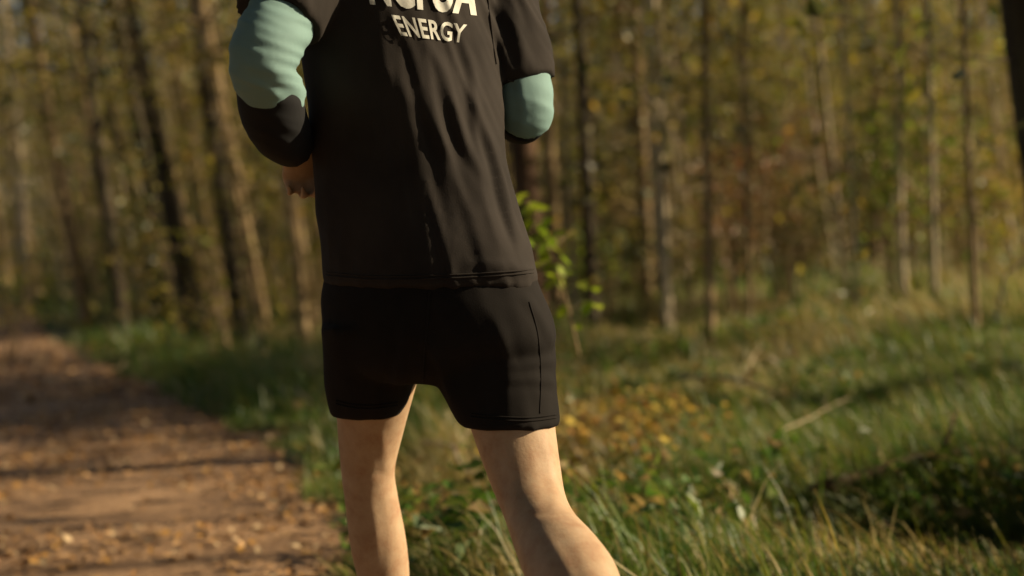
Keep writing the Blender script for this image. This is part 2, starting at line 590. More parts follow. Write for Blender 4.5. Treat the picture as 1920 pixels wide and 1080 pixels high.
special('dark', (246, 0), (380, 668), 40, 'dark leaning trunk in front of the wood, its foot in grass left of the runner')
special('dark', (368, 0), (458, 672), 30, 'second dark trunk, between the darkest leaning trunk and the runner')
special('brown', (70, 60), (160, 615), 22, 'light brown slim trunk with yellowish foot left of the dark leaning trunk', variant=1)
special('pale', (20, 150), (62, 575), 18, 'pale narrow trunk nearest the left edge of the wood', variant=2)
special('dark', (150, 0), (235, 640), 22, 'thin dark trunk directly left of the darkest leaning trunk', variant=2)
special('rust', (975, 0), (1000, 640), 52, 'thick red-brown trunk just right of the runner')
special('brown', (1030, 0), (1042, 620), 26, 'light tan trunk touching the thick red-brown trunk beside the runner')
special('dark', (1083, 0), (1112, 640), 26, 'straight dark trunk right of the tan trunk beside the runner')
special('pale', (1226, 60), (1262, 640), 13, 'brightest slender birch stem in the wood right of the runner', variant=0)
special('pale', (1205, 0), (1250, 652), 10, 'thin pale stem hugging the brightest birch on its left', variant=1)
special('brown', (1195, 100), (1215, 600), 24, 'broad grey-brown trunk behind the pair of pale birch stems', variant=3)
special('brown', (1322, 0), (1332, 668), 17, 'straight brown trunk standing alone in the grass right of the birches', variant=4)
special('pale', (1060, 200), (1078, 640), 10, 'thin pale stem between the tan trunk and the dark trunk', variant=3)
special('pale', (1676, 0), (1700, 600), 13, 'left one of two pale stems at the bright opening in the wood', variant=4)
special('pale', (1732, 0), (1752, 600), 12, 'right one of two pale stems at the bright opening in the wood', variant=0)
special('pale', (1590, 260), (1610, 620), 8, 'thin pale stem below the leafy branches left of the lime bush', variant=2)
special('dark', (1922, 0), (2020, 720), 100, 'massive dark trunk at the right edge of the view', variant=1)
special('brown', (1395, 200), (1408, 650), 10, 'slim brown stem in front of the rusty bush', variant=2)
special('brown', (1810, 200), (1830, 640), 12, 'slim brown stem between the pale pair and the massive dark trunk', variant=0)

# the rest of the wood
specs_ahead = np.array([(a, b_) for a, b_, _ in taken])
cand = []
tries = 0
while len(cand) < 260 and tries < 20000:
    tries += 1
    y = 13.0 + 33 * random.random() ** 0.8
    x = random.uniform(-0.47, 0.47) * y
    if abs(x / y) > 0.40 and random.random() < 0.75: continue
    if x > -1 and (y < 15.4 or 17.3 < y < 20.6): continue
    d = trail_dist(np.array([[x, y]]))[0]
    if -0.7 < d < TRAIL_W + 0.6: continue
    if any((x - a) ** 2 + (y - b_) ** 2 < r_ * r_ for a, b_, r_ in taken): continue
    if -0.13 < x / y < 0.01 and random.random() < 0.8: continue
    if any((x - a) ** 2 + (y - b_) ** 2 < 0.75 ** 2 for a, b_ in cand): continue
    cand.append((x, y))
MANY = []
DESC = {'dark': ('dark', 'trunk'), 'brown': ('slim brown', 'trunk'), 'pale': ('thin pale', 'stem')}
for x, y in cand:
    left = x / y < -0.07
    k = random.random()
    kind = ('dark' if k < 0.17 else 'brown' if k < 0.68 else 'pale') if left else ('dark' if k < 0.12 else 'brown' if k < 0.45 else 'pale')
    s = random.uniform(0.35, 1.0) if kind != 'pale' else random.uniform(0.22, 0.65)
    near = y < 24
    zone = 'left of the runner' if left else 'right of the runner'
    depth = 'front rows' if near else 'back rows'
    t_ = tree(kind, x, y, s, random.uniform(0.75, 1.2), 'x', f'{DESC[kind][0]} trees, {depth}, {zone}')
    MANY.append((t_, DESC[kind][0], DESC[kind][1], 'front-row' if near else 'back-row'))

# trees beside the view that throw the bars of shade on the trail
for (x, y, s, v) in ((17.0, 5.2, 1.0, 0), (19.0, 6.1, 0.8, 1), (21.0, 8.6, 0.9, 3)):
    tree('dark', x, y, s, 1.0, 'dark tree beside the trail, throwing a bar of shade across it', 'trees right of the view shading the trail', -0.02, 0.0, None, True, v)


# unseen tall trees all round the clearing, added to block sky light: bare boles, leafy crowns meeting over the trail
CANOPY = []
for v in range(3):
    me, tips = trunk_mesh('tall_trunk', 900 + v, 14.0, 0.13, 9, 12, 0.46, 0.04)
    me.materials.append(M_brown)
    rg_ = random.Random(70 + v)
    cen = tips + [Vector((rg_.gauss(0, 1.5), rg_.gauss(0, 1.5), rg_.uniform(6.3, 13.5))) for _ in range(60)]
    cv, cf, cc = leaf_cloud(cen, 26, (0.5, 0.5, 0.4), 0.21, GREEN + OLIVE + YELLOW[1:2], 0.6, 80 + v)
    cm = np_mesh('tall_crown', cv, cf, cc, False); cm.materials.append(M_leaf)
    CANOPY.append((me, cm))
spots = [(8.2, 9.3), (9.4, 10.3), (8.3, 11.1), (9.6, 12.0), (8.4, 12.6)]  # unseen trees added and flattened so their crowns shade the far trail
for _ in range(6000):
    if len(spots) >= 92: break
    x, y = random.uniform(-17, 13), random.uniform(-17, 13)
    inview = abs(x) < 0.43 * y + 0.9 and y > -0.5
    if inview: continue
    if x > 0 and y > 0.3 and not (3.0 < x < 5.2 and y < 3): continue         # the side the sun comes from stays open but for one row
    d_ = trail_dist(np.array([[x, y]]))[0]
    if -0.5 < d_ < TRAIL_W + 0.3: continue
    ys_ = y - (x - 0.0) * math.tan(SUN_AZ)                                   # where its bole's shade crosses the runner's line
    if x > 0 and 1.75 < ys_ < 3.3: continue
    if any((x - a) ** 2 + (y - b_) ** 2 < 1.5 ** 2 for a, b_ in spots): continue
    spots.append((x, y))
for x, y in spots:
    me, cm = random.choice(CANOPY)
    side = 'behind the viewer' if y < 0 else 'left of the trail' if x < 0 else 'right of the trail'
    root = empty('tall_tree', (x, y, gz1(x, y)), random.uniform(0, 6.28))
    tag(root, f'unseen tall tree with a high leafy crown standing {side}', 'tree', f'tall trees {side}')
    s_ = random.uniform(0.85, 1.15); root.scale = (s_, s_, 0.66 if (x, y) in spots[:5] else random.uniform(0.95, 1.15))
    for nm, m_ in (('trunk', me), ('crown', cm)):
        o = bpy.data.objects.new(nm, m_); COL.objects.link(o); o.parent = root

# ------------------------------------------------------------------ bushes and saplings
def bush_meshes(seed, h, r, n_stem, leaves, size, palette, low=0.25):
    rg = random.Random(seed)
    m = MB(); cen = []
    for k in range(n_stem):
        az = rg.uniform(0, 6.28); rr = r * rg.uniform(0.2, 1.0)
        top = Vector((rr * math.cos(az), rr * math.sin(az), h * rg.uniform(0.6, 1.0)))
        b0 = Vector((0.12 * r * math.cos(az), 0.12 * r * math.sin(az), -0.05))
        mid = b0.lerp(top, 0.5) + Vector((rg.uniform(-.1, .1) * r, rg.uniform(-.1, .1) * r, 0.08 * h))
        w = 0.006 + 0.004 * h
        m.tube([b0, mid, top], [w, w * 0.7, w * 0.25], 5)
        for q in range(3):
            f = rg.uniform(0.3, 0.95)
            p0 = b0.lerp(mid, f * 2) if f < .5 else mid.lerp(top, f * 2 - 1)
            p1 = p0 + Vector((rg.uniform(-1, 1), rg.uniform(-1, 1), rg.uniform(-0.1, 0.8))) * r * 0.45
            m.tube([p0, p1], [w * 0.4, w * 0.12], 4, cap=False)
            if p1.z > low * h: cen.append(p1)
        if top.z > low * h: cen += [top, mid.lerp(top, 0.5)]
    V, F, C = leaf_cloud(cen, max(2, leaves // len(cen)), (r * 0.2, r * 0.2, h * 0.075), size, palette, 0.6, seed)
    lm = np_mesh('bush_leaves', V, F, C, False); lm.materials.append(M_leaf)
    sm = m.mesh('bush_stems')
    return sm, lm


BUSH = {}
for nm, pal, h, r, lv, sz in (('olive', OLIVE + GREEN[:2], 1.9, 0.85, 620, 0.075), ('green', GREEN, 1.5, 0.8, 650, 0.075), ('rusty', RUST, 1.6, 0.7, 480, 0.075),
                              ('lime', LIME, 1.4, 0.62, 460, 0.08), ('yellow', YELLOW, 1.7, 0.75, 420, 0.075), ('tan', TAN, 1.6, 0.7, 420, 0.08)):
    BUSH[nm] = []
    for v in range(3):
        sm, lm = bush_meshes(hash_ := (sum(map(ord, nm)) + 31 * v), h, r, 9, lv, sz, pal)
        sm.materials.append(M_brown)
        BUSH[nm].append((sm, lm))


def bush(kind, x, y, s, label, group=None, z=None, name=None, sz=None):
    sm, lm = random.choice(BUSH[kind])
    root = empty(name or kind + '_bush', (x, y, gz1(x, y) if z is None else z), random.uniform(0, 6.28))
    tag(root, label, 'bush', group)
    root.scale = (s, s, s * (sz or random.uniform(0.85, 1.25)))
    for n_, m_ in (('stem', sm), ('leaves', lm)):
        o = bpy.data.objects.new(n_, m_); COL.objects.link(o); o.parent = root
    return root


def bush_px(kind, px, py_base, d, s, label, **k):
    p = P(px, py_base, d)
    return bush(kind, p.x, p.y, s, label, **k)


bush_px('lime', 1680, 560, 13.2, 1.1, 'lime green bush glowing in the wood below the two pale stems', sz=1.45)
bush_px('rusty', 1392, 560, 14.5, 1.0, 'rusty brown bush under the yellow leaved branch', sz=1.2)
bush_px('yellow', 5, 560, 16.5, 0.75, 'yellow bush at the left edge of the wood')
bush_px('yellow', 1900, 600, 15.5, 1.0, 'golden bush beside the massive dark trunk at right')
bush_px('lime', 1110, 600, 17.0, 0.8, 'yellow-green bush between the dark trunk and the birches')
bush_px('green', 1150, 640, 15.5, 0.8, 'deep green bush at the foot of the birches')
bush_px('tan', 1500, 600, 16.0, 1.1, 'dry tan bush between the rusty bush and the lime bush')
bush_px('green', 1620, 640, 12.5, 0.34, 'small dark green bush alone in the sunny grass at right')

n_b = 0
tries = 0
while n_b < 120 and tries < 5000:
    tries += 1
    y = 16 + 30 * random.random()
    x = random.uniform(-0.44, 0.44) * y
    if x > -1 and 17.3 < y < 20.6: continue
    d = trail_dist(np.array([[x, y]]))[0]
    if -1.0 < d < TRAIL_W + 0.8: continue
    if -0.13 < x / y < 0.01 and random.random() < 0.8: continue
    left = x / y < -0.07
    kk = random.random()
    if left: kind = 'olive' if kk < 0.36 else 'tan' if kk < 0.64 else 'green' if kk < 0.70 else 'yellow' if kk < 0.92 else 'rusty'
    else: kind = 'olive' if kk < 0.36 else 'green' if kk < 0.6 else 'tan' if kk < 0.78 else 'yellow' if kk < 0.9 else 'rusty'
    n_b += 1
    zone = 'left of the runner' if left else 'right of the runner'
    dep = 'between the front trunks' if y < 26 else 'deep in the wood'
    t_ = bush(kind, x, y, random.uniform(0.7, 1.7), 'x', f'{kind} shrubs {dep}, {zone}', name=kind + '_shrub')
    MANY.append((t_, kind, 'shrub', 'front-row' if y < 26 else 'back-row'))

SAPL = []
for v, pal in enumerate((OLIVE + LIME[:1], YELLOW + OLIVE, OLIVE + TAN[:2], GREEN + OLIVE, YELLOW[1:3] + LIME)):
    rg_ = random.Random(300 + v); m = MB(); cen = []
    H = 6.0; bx, by = rg_.uniform(-.25, .25), rg_.uniform(-.25, .25)
    pts = [(bx * math.sin(f * 3.3 + v) * f, by * math.sin(f * 4 + 2 * v) * f, f * H - .05) for f in np.linspace(0, 1, 12)]
    m.tube(pts, [0.020 * (1 - .85 * f) for f in np.linspace(0, 1, 12)], 6)
    for k in range(26):
        q = Vector(pts[rg_.randrange(1, 12)]); az = rg_.uniform(0, 6.28)
        e = q + Vector((math.cos(az), math.sin(az), rg_.uniform(-.1, .8))) * rg_.uniform(.3, .95)
        m.tube([q, q.lerp(e, .5) + Vector((0, 0, .05)), e], [0.007, 0.005, 0.002], 4, cap=False)
        cen += [e, q.lerp(e, .6)]
    st_ = m.mesh('sapling_stem'); st_.materials.append(M_brown if v % 2 else M_twig)
    V, F, C = leaf_cloud(cen, 9, (.17, .17, .12), 0.085, pal, 0.6, 310 + v)
    lf_ = np_mesh('sapling_leaves', V, F, C, False); lf_.materials.append(M_leaf)
    SAPL.append((st_, lf_, ('olive', 'golden', 'tan', 'green', 'yellow-green')[v]))
placed = 0
while placed < 150:
    y = 13.5 + 24 * random.random() ** 1.1; x = random.uniform(-0.42, 0.41) * y
    if -0.13 < x / y < 0.01 and random.random() < 0.8: continue
    if x > -1 and (y < 15.4 or 17.3 < y < 20.6): continue
    d_ = trail_dist(np.array([[x, y]]))[0]
    if -0.8 < d_ < TRAIL_W + 0.6: continue
    placed += 1
    a_, b2, look = SAPL[random.choice((0, 0, 1, 1, 2, 3, 4) if x > 0 else (0, 1, 1, 2, 2, 3, 1))]
    root = empty('sapling', (x, y, gz1(x, y)))
    root.rotation_euler = (random.gauss(0, .05), LEAN(x / y) + random.gauss(0, .06), random.uniform(-.3, .3))
    s_ = random.uniform(.55, 1.2); root.scale = (s_, s_, s_ * random.uniform(.9, 1.2))
    zone = 'left of the runner' if x / y < -0.07 else 'right of the runner'
    tag(root, 'x', 'sapling', f'{look} saplings {zone}')
    for n_, m_ in (('stem', a_), ('leaves', b2)):
        o = bpy.data.objects.new(n_, m_); COL.objects.link(o); o.parent = root
    MANY.append((root, look + ' leaved', 'sapling', 'front-row' if y < 23 else 'back-row'))

MARKS = [(0, 'the left edge'), (140, 'the pale narrow trunk nearest the left edge'), (300, 'the darkest leaning trunk'), (425, 'the second dark trunk'), (1000, 'the thick red-brown trunk'),
         (1100, 'the straight dark trunk beside the tan one'), (1245, 'the brightest birch stem'), (1327, 'the straight brown trunk'), (1400, 'the rusty bush'), (1500, 'the dry tan bush'), (1600, 'the stem left of the lime bush'), (1690, 'the lime green bush'), (1800, 'the two pale stems')]
WORDS = 'first second third fourth fifth sixth seventh eighth ninth tenth eleventh twelfth thirteenth fourteenth fifteenth sixteenth seventeenth eighteenth nineteenth twentieth'.split()
cells = {}
for o, look, noun, row in MANY:
    q = CM.inverted() @ (Vector(o.location) + Vector((0, 0, 1.0)))
    px = 960 + FPX * q.x / -q.z
    if 585 < px < 990: key = 'hidden'
    elif px < 0: key = 'beyond the left edge'
    elif px > 1920: key = 'beyond the right edge'
    else: key = [m for m in MARKS if m[0] <= px][-1][1]
    cells.setdefault((key, look, noun, row), []).append((px, o))
for (key, look, noun, row), L in cells.items():
    for k, (px, o) in enumerate(sorted(L, key=lambda v: v[0])):
        if key == 'hidden':
            o['label'] = f'{look} {row} {noun} standing behind the runner'; o['group'] = f'{look} {row} {noun}s behind the runner'
        elif key.startswith('beyond'):
            o['label'] = f'{look} {row} {noun} of the wood {key} of the view'; o['group'] = f'{look} {row} {noun}s {key}'
        else:
            o['label'] = f'{WORDS[k]} {look} {row} {noun} rightward from {key}' if len(L) > 1 else f'{look} {row} {noun} a little rightward from {key}'

# bramble added unseen beside the view so its shade fills the hollow
for (x, y, s) in ((2.8, 4.55, 0.6), (3.2, 5.0, 0.65), (2.75, 4.15, 0.5), (3.5, 4.5, 0.85), (2.75, 3.6, 0.62)):
    bush('green', x, y, s, 'unseen low bush added to shade the dark hollow', 'unseen bushes added beside the hollow', name='shade_bush')

# ------------------------------------------------------------------ far wood: one mass
mb = MB()
trunksV = MB()
for k in range(330):
    y = random.uniform(47, 95); x = random.uniform(-0.46, 0.46) * y
    z = gz1(x, y); r = random.uniform(0.05, 0.16); l = LEAN(x / y) + random.gauss(0, 0.03)
    c = random.choice([(0.06, 0.045, 0.03), (0.14, 0.1, 0.06), (0.2, 0.15, 0.1), (0.42, 0.36, 0.28)])
    trunksV.tube([(x, y, z - 0.1), (x + l * 7, y, z + 7), (x + l * 14, y, z + 14)], [r, r * 0.75, r * 0.3], 6, c, cap=False)
far = link('far_wood', trunksV.mesh('far_wood'), None, M_litter)
tag(far, 'far trunks closing the wood behind the front rows', 'wood', None, 'stuff')
n = 700
cy = rng.uniform(42, 95, n); cx = rng.uniform(-0.46, 0.46, n) * cy
cz = gz(np.column_stack([cx, cy])) + rng.beta(1.0, 1.3, n) * 15
V, F, C = leaf_cloud(np.column_stack([cx, cy, cz]), 46, (0.75, 0.75, 0.6), 0.26, OLIVE + GREEN[:3] + TAN[:2] + YELLOW[1:3], 0.3, 77)
fl = link('far_foliage', np_mesh('far_foliage', V, F, C, False), None, M_leaf)
tag(fl, 'dense olive foliage of the far wood behind the trunks', 'foliage', None, 'stuff')


# ------------------------------------------------------------------ branches and twigs
def leafy_branch(name, pts, r, label, cat, palette, leaf, n_leaves, seed, separate=False, mt=M_twig):
    rg = random.Random(seed)
    pts = [Vector(p) for p in pts]
    root = empty(name, pts[0])
    tag(root, label, cat)
    m = MB()
    loc = [p - pts[0] for p in pts]
    sp = [Vector(v) for v in spline([tuple(v) for v in loc], 5)]
    m.tube(sp, [r * (1 - 0.75 * i / (len(sp) - 1)) for i in range(len(sp))], 6)
    tips = []
    for k in range(max(3, len(sp) // 2)):
        p0 = sp[rg.randrange(2, len(sp))]
        ln = (sp[-1] - sp[0]).length * rg.uniform(0.12, 0.3)
        p1 = p0 + Vector((rg.uniform(-1, 1), rg.uniform(-.8, .8), rg.uniform(-.6, .8))).normalized() * ln
        m.tube([p0, p1], [r * 0.4, r * 0.15], 4, cap=False)
        tips += [p0.lerp(p1, 0.5), p1]
    tips += sp[2:]
    link('stem', m.mesh('branch_stem'), root, mt)
    if separate:
        protos = []
        for q in range(3):
            Lm = MB()
            s = leaf
            V = [(0, 0, 0), (s * .25, -s * .28, .02 * s), (s * .62, -s * .26, .0), (s, 0, -.12 * s), (s * .62, s * .26, .0), (s * .25, s * .28, .02 * s), (s * .3, 0, -.05 * s), (s * .65, 0, -.07 * s)]
            Fq = [(0, 1, 6, 5), (1, 2, 7, 6), (6, 7, 4, 5), (2, 3, 4, 7)]
            c = np.array(palette[q % len(palette)])
            Lm.add(V, Fq, np.tile(c, (8, 1)))
            me = Lm.mesh('leaf_blade'); me.materials.append(M_leaf); protos.append(me)
        for k in range(n_leaves):
            o = bpy.data.objects.new('leaf', protos[k % 3]); COL.objects.link(o); o.parent = root
            p = rg.choice(tips)
            o.location = p + Vector((rg.gauss(0, .015), rg.gauss(0, .015), rg.gauss(0, .015)))
            o.rotation_euler = (rg.uniform(-.7, .7), rg.uniform(-.2, .9), rg.uniform(0, 6.28))
            sc = rg.uniform(0.7, 1.3); o.scale = (sc, sc, sc)
    elif n_leaves:
        V, F, C = leaf_cloud([tuple(p) for p in tips], max(1, n_leaves // len(tips)), (leaf, leaf, leaf * .7), leaf, palette, 0.6, seed)
        lm = np_mesh('branch_leaves', V, F, C, False); lm.materials.append(M_leaf)
        link('leaves', lm, root)
    return root


d = 5.0
leafy_branch('leafy_sapling', [P(1085, 665, d), P(1060, 560, d), P(1030, 470, d), P(1005, 400, d - .05), P(985, 380, d - .1)], 0.006,
             'small sapling with bright lime leaves at the hip of the runner', 'sapling', [(0.30, 0.38, 0.02), (0.22, 0.32, 0.02), (0.36, 0.42, 0.035)], 0.062, 36, 5, True, M_brown)
d = 10.5
leafy_branch('yellow_branch', [P(1250, 150, d + .5), P(1310, 165, d), P(1380, 185, d), P(1450, 190, d)], 0.008,
             'branch of yellow autumn leaves above the rusty bush', 'branch', YELLOW + OLIVE[:1], 0.055, 170, 7)
d = 11.0
leafy_branch('yellow_branch', [P(1230, 40, d + .5), P(1310, 75, d), P(1380, 90, d), P(1440, 82, d)], 0.007,
             'upper branch with sparse yellow leaves high in the wood', 'branch', YELLOW + TAN[:1], 0.055, 110, 8)
for k, (a, b_, c, lab) in enumerate((((1330, 228), (1395, 244), (1406, 230), 'pale bent twig below the yellow leaved branch'),
                                    ((1388, 74), (1445, 90), (1453, 74), 'pale bent twig above the yellow leaved branch'),
                                    ((1060, 190), (1130, 235), (1225, 305), 'long pale twig slanting across the dark trunk and the birches'),
                                    ((1475, 285), (1590, 320), (1635, 352), 'thin grey twig slanting down to the lime bush'),
                                    ((1790, 412), (1825, 388), (1835, 378), 'short pale twig near the slim brown stem at right'))):
    d = 10.2 + 0.3 * k
    leafy_branch('bare_twig', [P(*a, d), P((a[0] + b_[0]) / 2, (a[1] + b_[1]) / 2 + 3, d), P(*b_, d), P(*c, d)], 0.009, lab, 'twig', TAN, 0.04, 0, 20 + k, False, M_twig)


def stick(pa, pb, r, label, lift=0.05, mt=M_twig, name='fallen_stick', bend=0.04):
    a = base_from_px(*pa); b_ = base_from_px(*pb)
    m = MB(); pts = []
    for i in range(8):
        f = i / 7
        p = a.lerp(b_, f)
        p.x += bend * math.sin(f * 5); p.z = gz1(p.x, p.y) + lift + bend * math.sin(f * 3.1) * 0.8
        pts.append(p - a)
    m.tube(pts, [r * (1 - 0.6 * i / 7) for i in range(8)], 7)
    side = pts[4] + Vector((0.1, 0.12, 0.14))
    m.tube([pts[4], side], [r * 0.5, r * 0.2], 5)
    o = link(name, m.mesh(name), None, mt)
    o.location = a
    tag(o, label, 'stick')
    return o


stick((795, 895), (905, 965), 0.013, 'pale fallen stick in the grass between the legs of the runner', 0.16)
stick((490, 715), (600, 800), 0.012, 'thin fallen stick at the grassy edge of the trail', 0.14)
stick((1520, 975), (1935, 895), 0.026, 'brown dead branch lying along the far rim of the shaded hollow', 0.10, M_rust)
stick((1420, 880), (1610, 790), 0.006, 'pale dry stalk slanting over the shaded grass', 0.12)
stick((1260, 760), (1500, 800), 0.014, 'long dry stick lying low in the sunny grass', 0.15)

# ------------------------------------------------------------------ grass and dead leaves
def grass(name, n, yr, xr, h0, w0, seed, label, keep=None, straw=0.2, lean0=0.45):
    rg = np.random.default_rng(seed)
    y = rg.uniform(*yr, n * 3)
    x = rg.uniform(-1, 1, n * 3)
    x = xr[0](y) + (xr[1](y) - xr[0](y)) * (x * .5 + .5)
    p = np.column_stack([x, y])
    td = trail_dist(p) + 0.24 * vnoise(p * 1.9, 2) + 0.12 * vnoise(p * 6, 8)
    ok = (td < -0.02) | (td > TRAIL_W + 0.05)
    ok &= rg.random(n * 3) < np.clip(0.60 + 0.75 * vnoise(p * 0.9, 21) + 0.2, 0.10, 1)
    u = (x - DITCH.x) / 0.6; v = (y - DITCH.y) / 0.33
    ok &= (u * u + v * v) > rg.uniform(0.7, 1.1, n * 3)
    p = p[ok][:n]; td = td[ok][:n]
    n = len(p)
    z = gz(p)
    tall = 0.75 + 0.5 * vnoise(p * 0.6, 31)
    edge_f = np.clip(0.45 + 0.9 * np.minimum(np.abs(td), 0.7), 0.45, 1.0)
    h = h0 * rg.uniform(0.45, 1.35, n) * tall * edge_f
    w = w0 * rg.uniform(0.6, 1.4, n)
    ang = 2.4 + 1.3 * vnoise(p * 0.7, 41) + rg.normal(0, 0.9, n)
    ln = lean0 * rg.uniform(0.3, 2.4, n)
    h = h * np.where(rg.random(n) < 0.06, 1.7, 1.0)
    dirv = np.column_stack([np.cos(ang), np.sin(ang)])
    sd = np.column_stack([-dirv[:, 1], dirv[:, 0]])
    mixa = rg.uniform(0, 6.28, n); sd = np.column_stack([np.cos(mixa), np.sin(mixa)])
    Vs = []
    for f, wf in ((0, 1.0), (0.38, 0.9), (0.74, 0.6), (1.0, 0.08)):
        off = dirv * (h * ln * f ** 1.9)[:, None]
        zz_ = z - 0.02 + h * f * (1 - 0.30 * np.clip(ln, 0, 1.2) * f * f)
        c = np.column_stack([p + off, zz_])
        s3 = np.column_stack([sd, np.zeros(n)]) * (w * wf * 0.5)[:, None]
        Vs += [c - s3, c + s3]
    V = np.stack(Vs, 1).reshape(-1, 3)
    base = np.arange(n)[:, None] * 8
    F = np.concatenate([base + np.array([[2 * k, 2 * k + 1, 2 * k + 3, 2 * k + 2]]) for k in range(3)], 0)
    pal = np.array([(0.070, 0.140, 0.014), (0.10, 0.165, 0.016), (0.145, 0.19, 0.020), (0.19, 0.195, 0.022), (0.05, 0.12, 0.022)])
    stp = np.array([(0.42, 0.33, 0.14), (0.34, 0.25, 0.09), (0.50, 0.41, 0.20), (0.38, 0.27, 0.05)])
    c = pal[rg.integers(0, len(pal), n)]
    patch = smooth01((vnoise(p * [0.75, 0.5], 51) + 0.4 * vnoise(p * 2.3, 52) - 0.12) / 0.35)
    dry = rg.random(n) < straw * 0.6 + 0.62 * patch
    dry &= ~((p[:, 0] < -0.15 * p[:, 1]) & (rg.random(n) < 0.7))
    c[dry] = stp[rg.integers(0, len(stp), dry.sum())]
    c = c * rg.uniform(0.75, 1.25, (n, 1))
    o = link(name, np_mesh(name, V, F, np.repeat(c, 8, axis=0), True), None, M_grass)
    tag(o, label, 'grass', None, 'stuff')
    return o


grass('near_grass', 74000, (3.2, 8.5), (lambda y: -0.30 * y - .2, lambda y: 0.45 * y + .2), 0.225, 0.0055, 1, 'long wild grass with dry straw beside the trail', straw=0.26)
grass('meadow_grass', 52000, (8.0, 17.0), (lambda y: -0.44 * y, lambda y: 0.44 * y), 0.30, 0.010, 2, 'sunny tufted grass in front of the wood', straw=0.22)
grass('wood_grass', 22000, (16.0, 36.0), (lambda y: -0.44 * y, lambda y: 0.44 * y), 0.34, 0.019, 3, 'thin grass between the trunks of the wood', straw=0.25)


wp = []
rw_ = np.random.default_rng(91)
while len(wp) < 420:
    y_ = rw_.uniform(3.8, 15); x_ = rw_.uniform(-.42, .43) * y_
    p_ = np.array([[x_, y_]])
    if -0.1 < trail_dist(p_)[0] < TRAIL_W: continue
    if vnoise(p_ * 0.8, 61)[0] < 0.0: continue
    wp.append((x_, y_, gz(p_)[0] + rw_.uniform(0.03, 0.22)))
V, F, C = leaf_cloud(wp, 13, (0.09, 0.09, 0.05), 0.075, [(0.06, 0.12, 0.015), (0.085, 0.15, 0.018), (0.12, 0.16, 0.02), (0.3, 0.2, 0.06)], 0.8, 92)
tag(link('weeds', np_mesh('weeds', V, F, C, False), None, M_grass), 'low leafy weeds and brambles mixed into the grass', 'weeds', None, 'stuff')


def litter(name, n, fn, size, palette, label, seed, lift=0.012):
    rg = np.random.default_rng(seed)
    p = fn(rg, n)
    n = len(p)
    z = gz(p) + lift * rg.uniform(0.8, 1.25, n) + rg.uniform(0, 0.012, n)
    s = size * rg.uniform(0.5, 1.4, n)
    a = rg.uniform(0, 6.28, n)
    tilt = rg.normal(0, 0.35, (n, 2))
    ca, sa = np.cos(a), np.sin(a)
    A = np.column_stack([ca, sa, tilt[:, 0]]) * s[:, None] * 0.5
    B = np.column_stack([-sa, ca, tilt[:, 1]]) * (s * rg.uniform(0.25, 0.42, n))[:, None]
    c = np.column_stack([p, z])
    V = np.stack([c - A, c + B + [0, 0, .004], c + A, c - B + [0, 0, .004]], 1).reshape(-1, 3)
    pal = np.asarray(palette)
    cc = pal[rg.integers(0, len(pal), n)] * rg.uniform(0.6, 1.3, (n, 1))
    o = link(name, np_mesh(name, V, np.arange(4 * n).reshape(n, 4), np.repeat(cc, 4, axis=0), False), None, M_litter)
    tag(o, label, 'leaves', None, 'stuff')


def on_trail(rg, n):
    y = rg.uniform(1.2, 13, n * 3); x = rg.uniform(-7, 1.5, n * 3)
    p = np.column_stack([x, y]); d = trail_dist(p)
    ok = (d > -0.25) & (d < TRAIL_W + .3) & (np.abs(x) < 0.42 * y + 0.6)
    ok &= rg.random(n * 3) < np.clip(0.45 + 0.8 * vnoise(p * 1.6, 71) + 0.5 * np.exp(-(d / 0.35) ** 2), 0.06, 1)
    return p[ok][:n]


DEAD = [(0.40, 0.23, 0.10), (0.50, 0.31, 0.15), (0.30, 0.16, 0.065), (0.18, 0.10, 0.045), (0.56, 0.41, 0.24), (0.46, 0.25, 0.07)]
litter('fallen_leaves', 21000, on_trail, 0.036, DEAD, 'brown fallen leaves scattered over the trail', 5)


def yellow_patch(rg, n):
    c = ground_hit(1130, 870)
    return np.column_stack([rg.normal(c.x, 0.28, n), rg.normal(c.y, 0.5, n)])


litter('yellow_leaves', 900, yellow_patch, 0.045, [(0.42, 0.27, 0.04), (0.36, 0.20, 0.04), (0.45, 0.33, 0.07), (0.3, 0.14, 0.04)],
       'yellow and orange fallen leaves in the grass right of the runner', 6, 0.20)


def in_wood(rg, n):
    y = rg.uniform(11, 30, n); x = rg.uniform(-.44, .44, n) * y
    return np.column_stack([x, y])


litter('wood_litter', 14000, in_wood, 0.075, DEAD, 'dead leaves lying between grass and trunks', 7, 0.02)

# ================================================================== THE RUNNER
person = empty('person', (0, 0, 0))
tag(person, 'person running away along the trail in black shirt, black shorts and pale teal sleeves', 'person')
RD = 2.5


def limb(m, rows, n=20, k=6, squash=1.0):
    """rows: (px, py, depth, radius in metres[, radius2])"""
    A = []
    for r_ in rows:
        p = P(r_[0], r_[1], r_[2])
        A.append((p.x, p.y, p.z, r_[3], r_[4] if len(r_) > 4 else r_[3]))
    sp = spline(A, k)
    m.tube([s[:3] for s in sp], [(s[3], s[4]) for s in sp], n)
    return sp


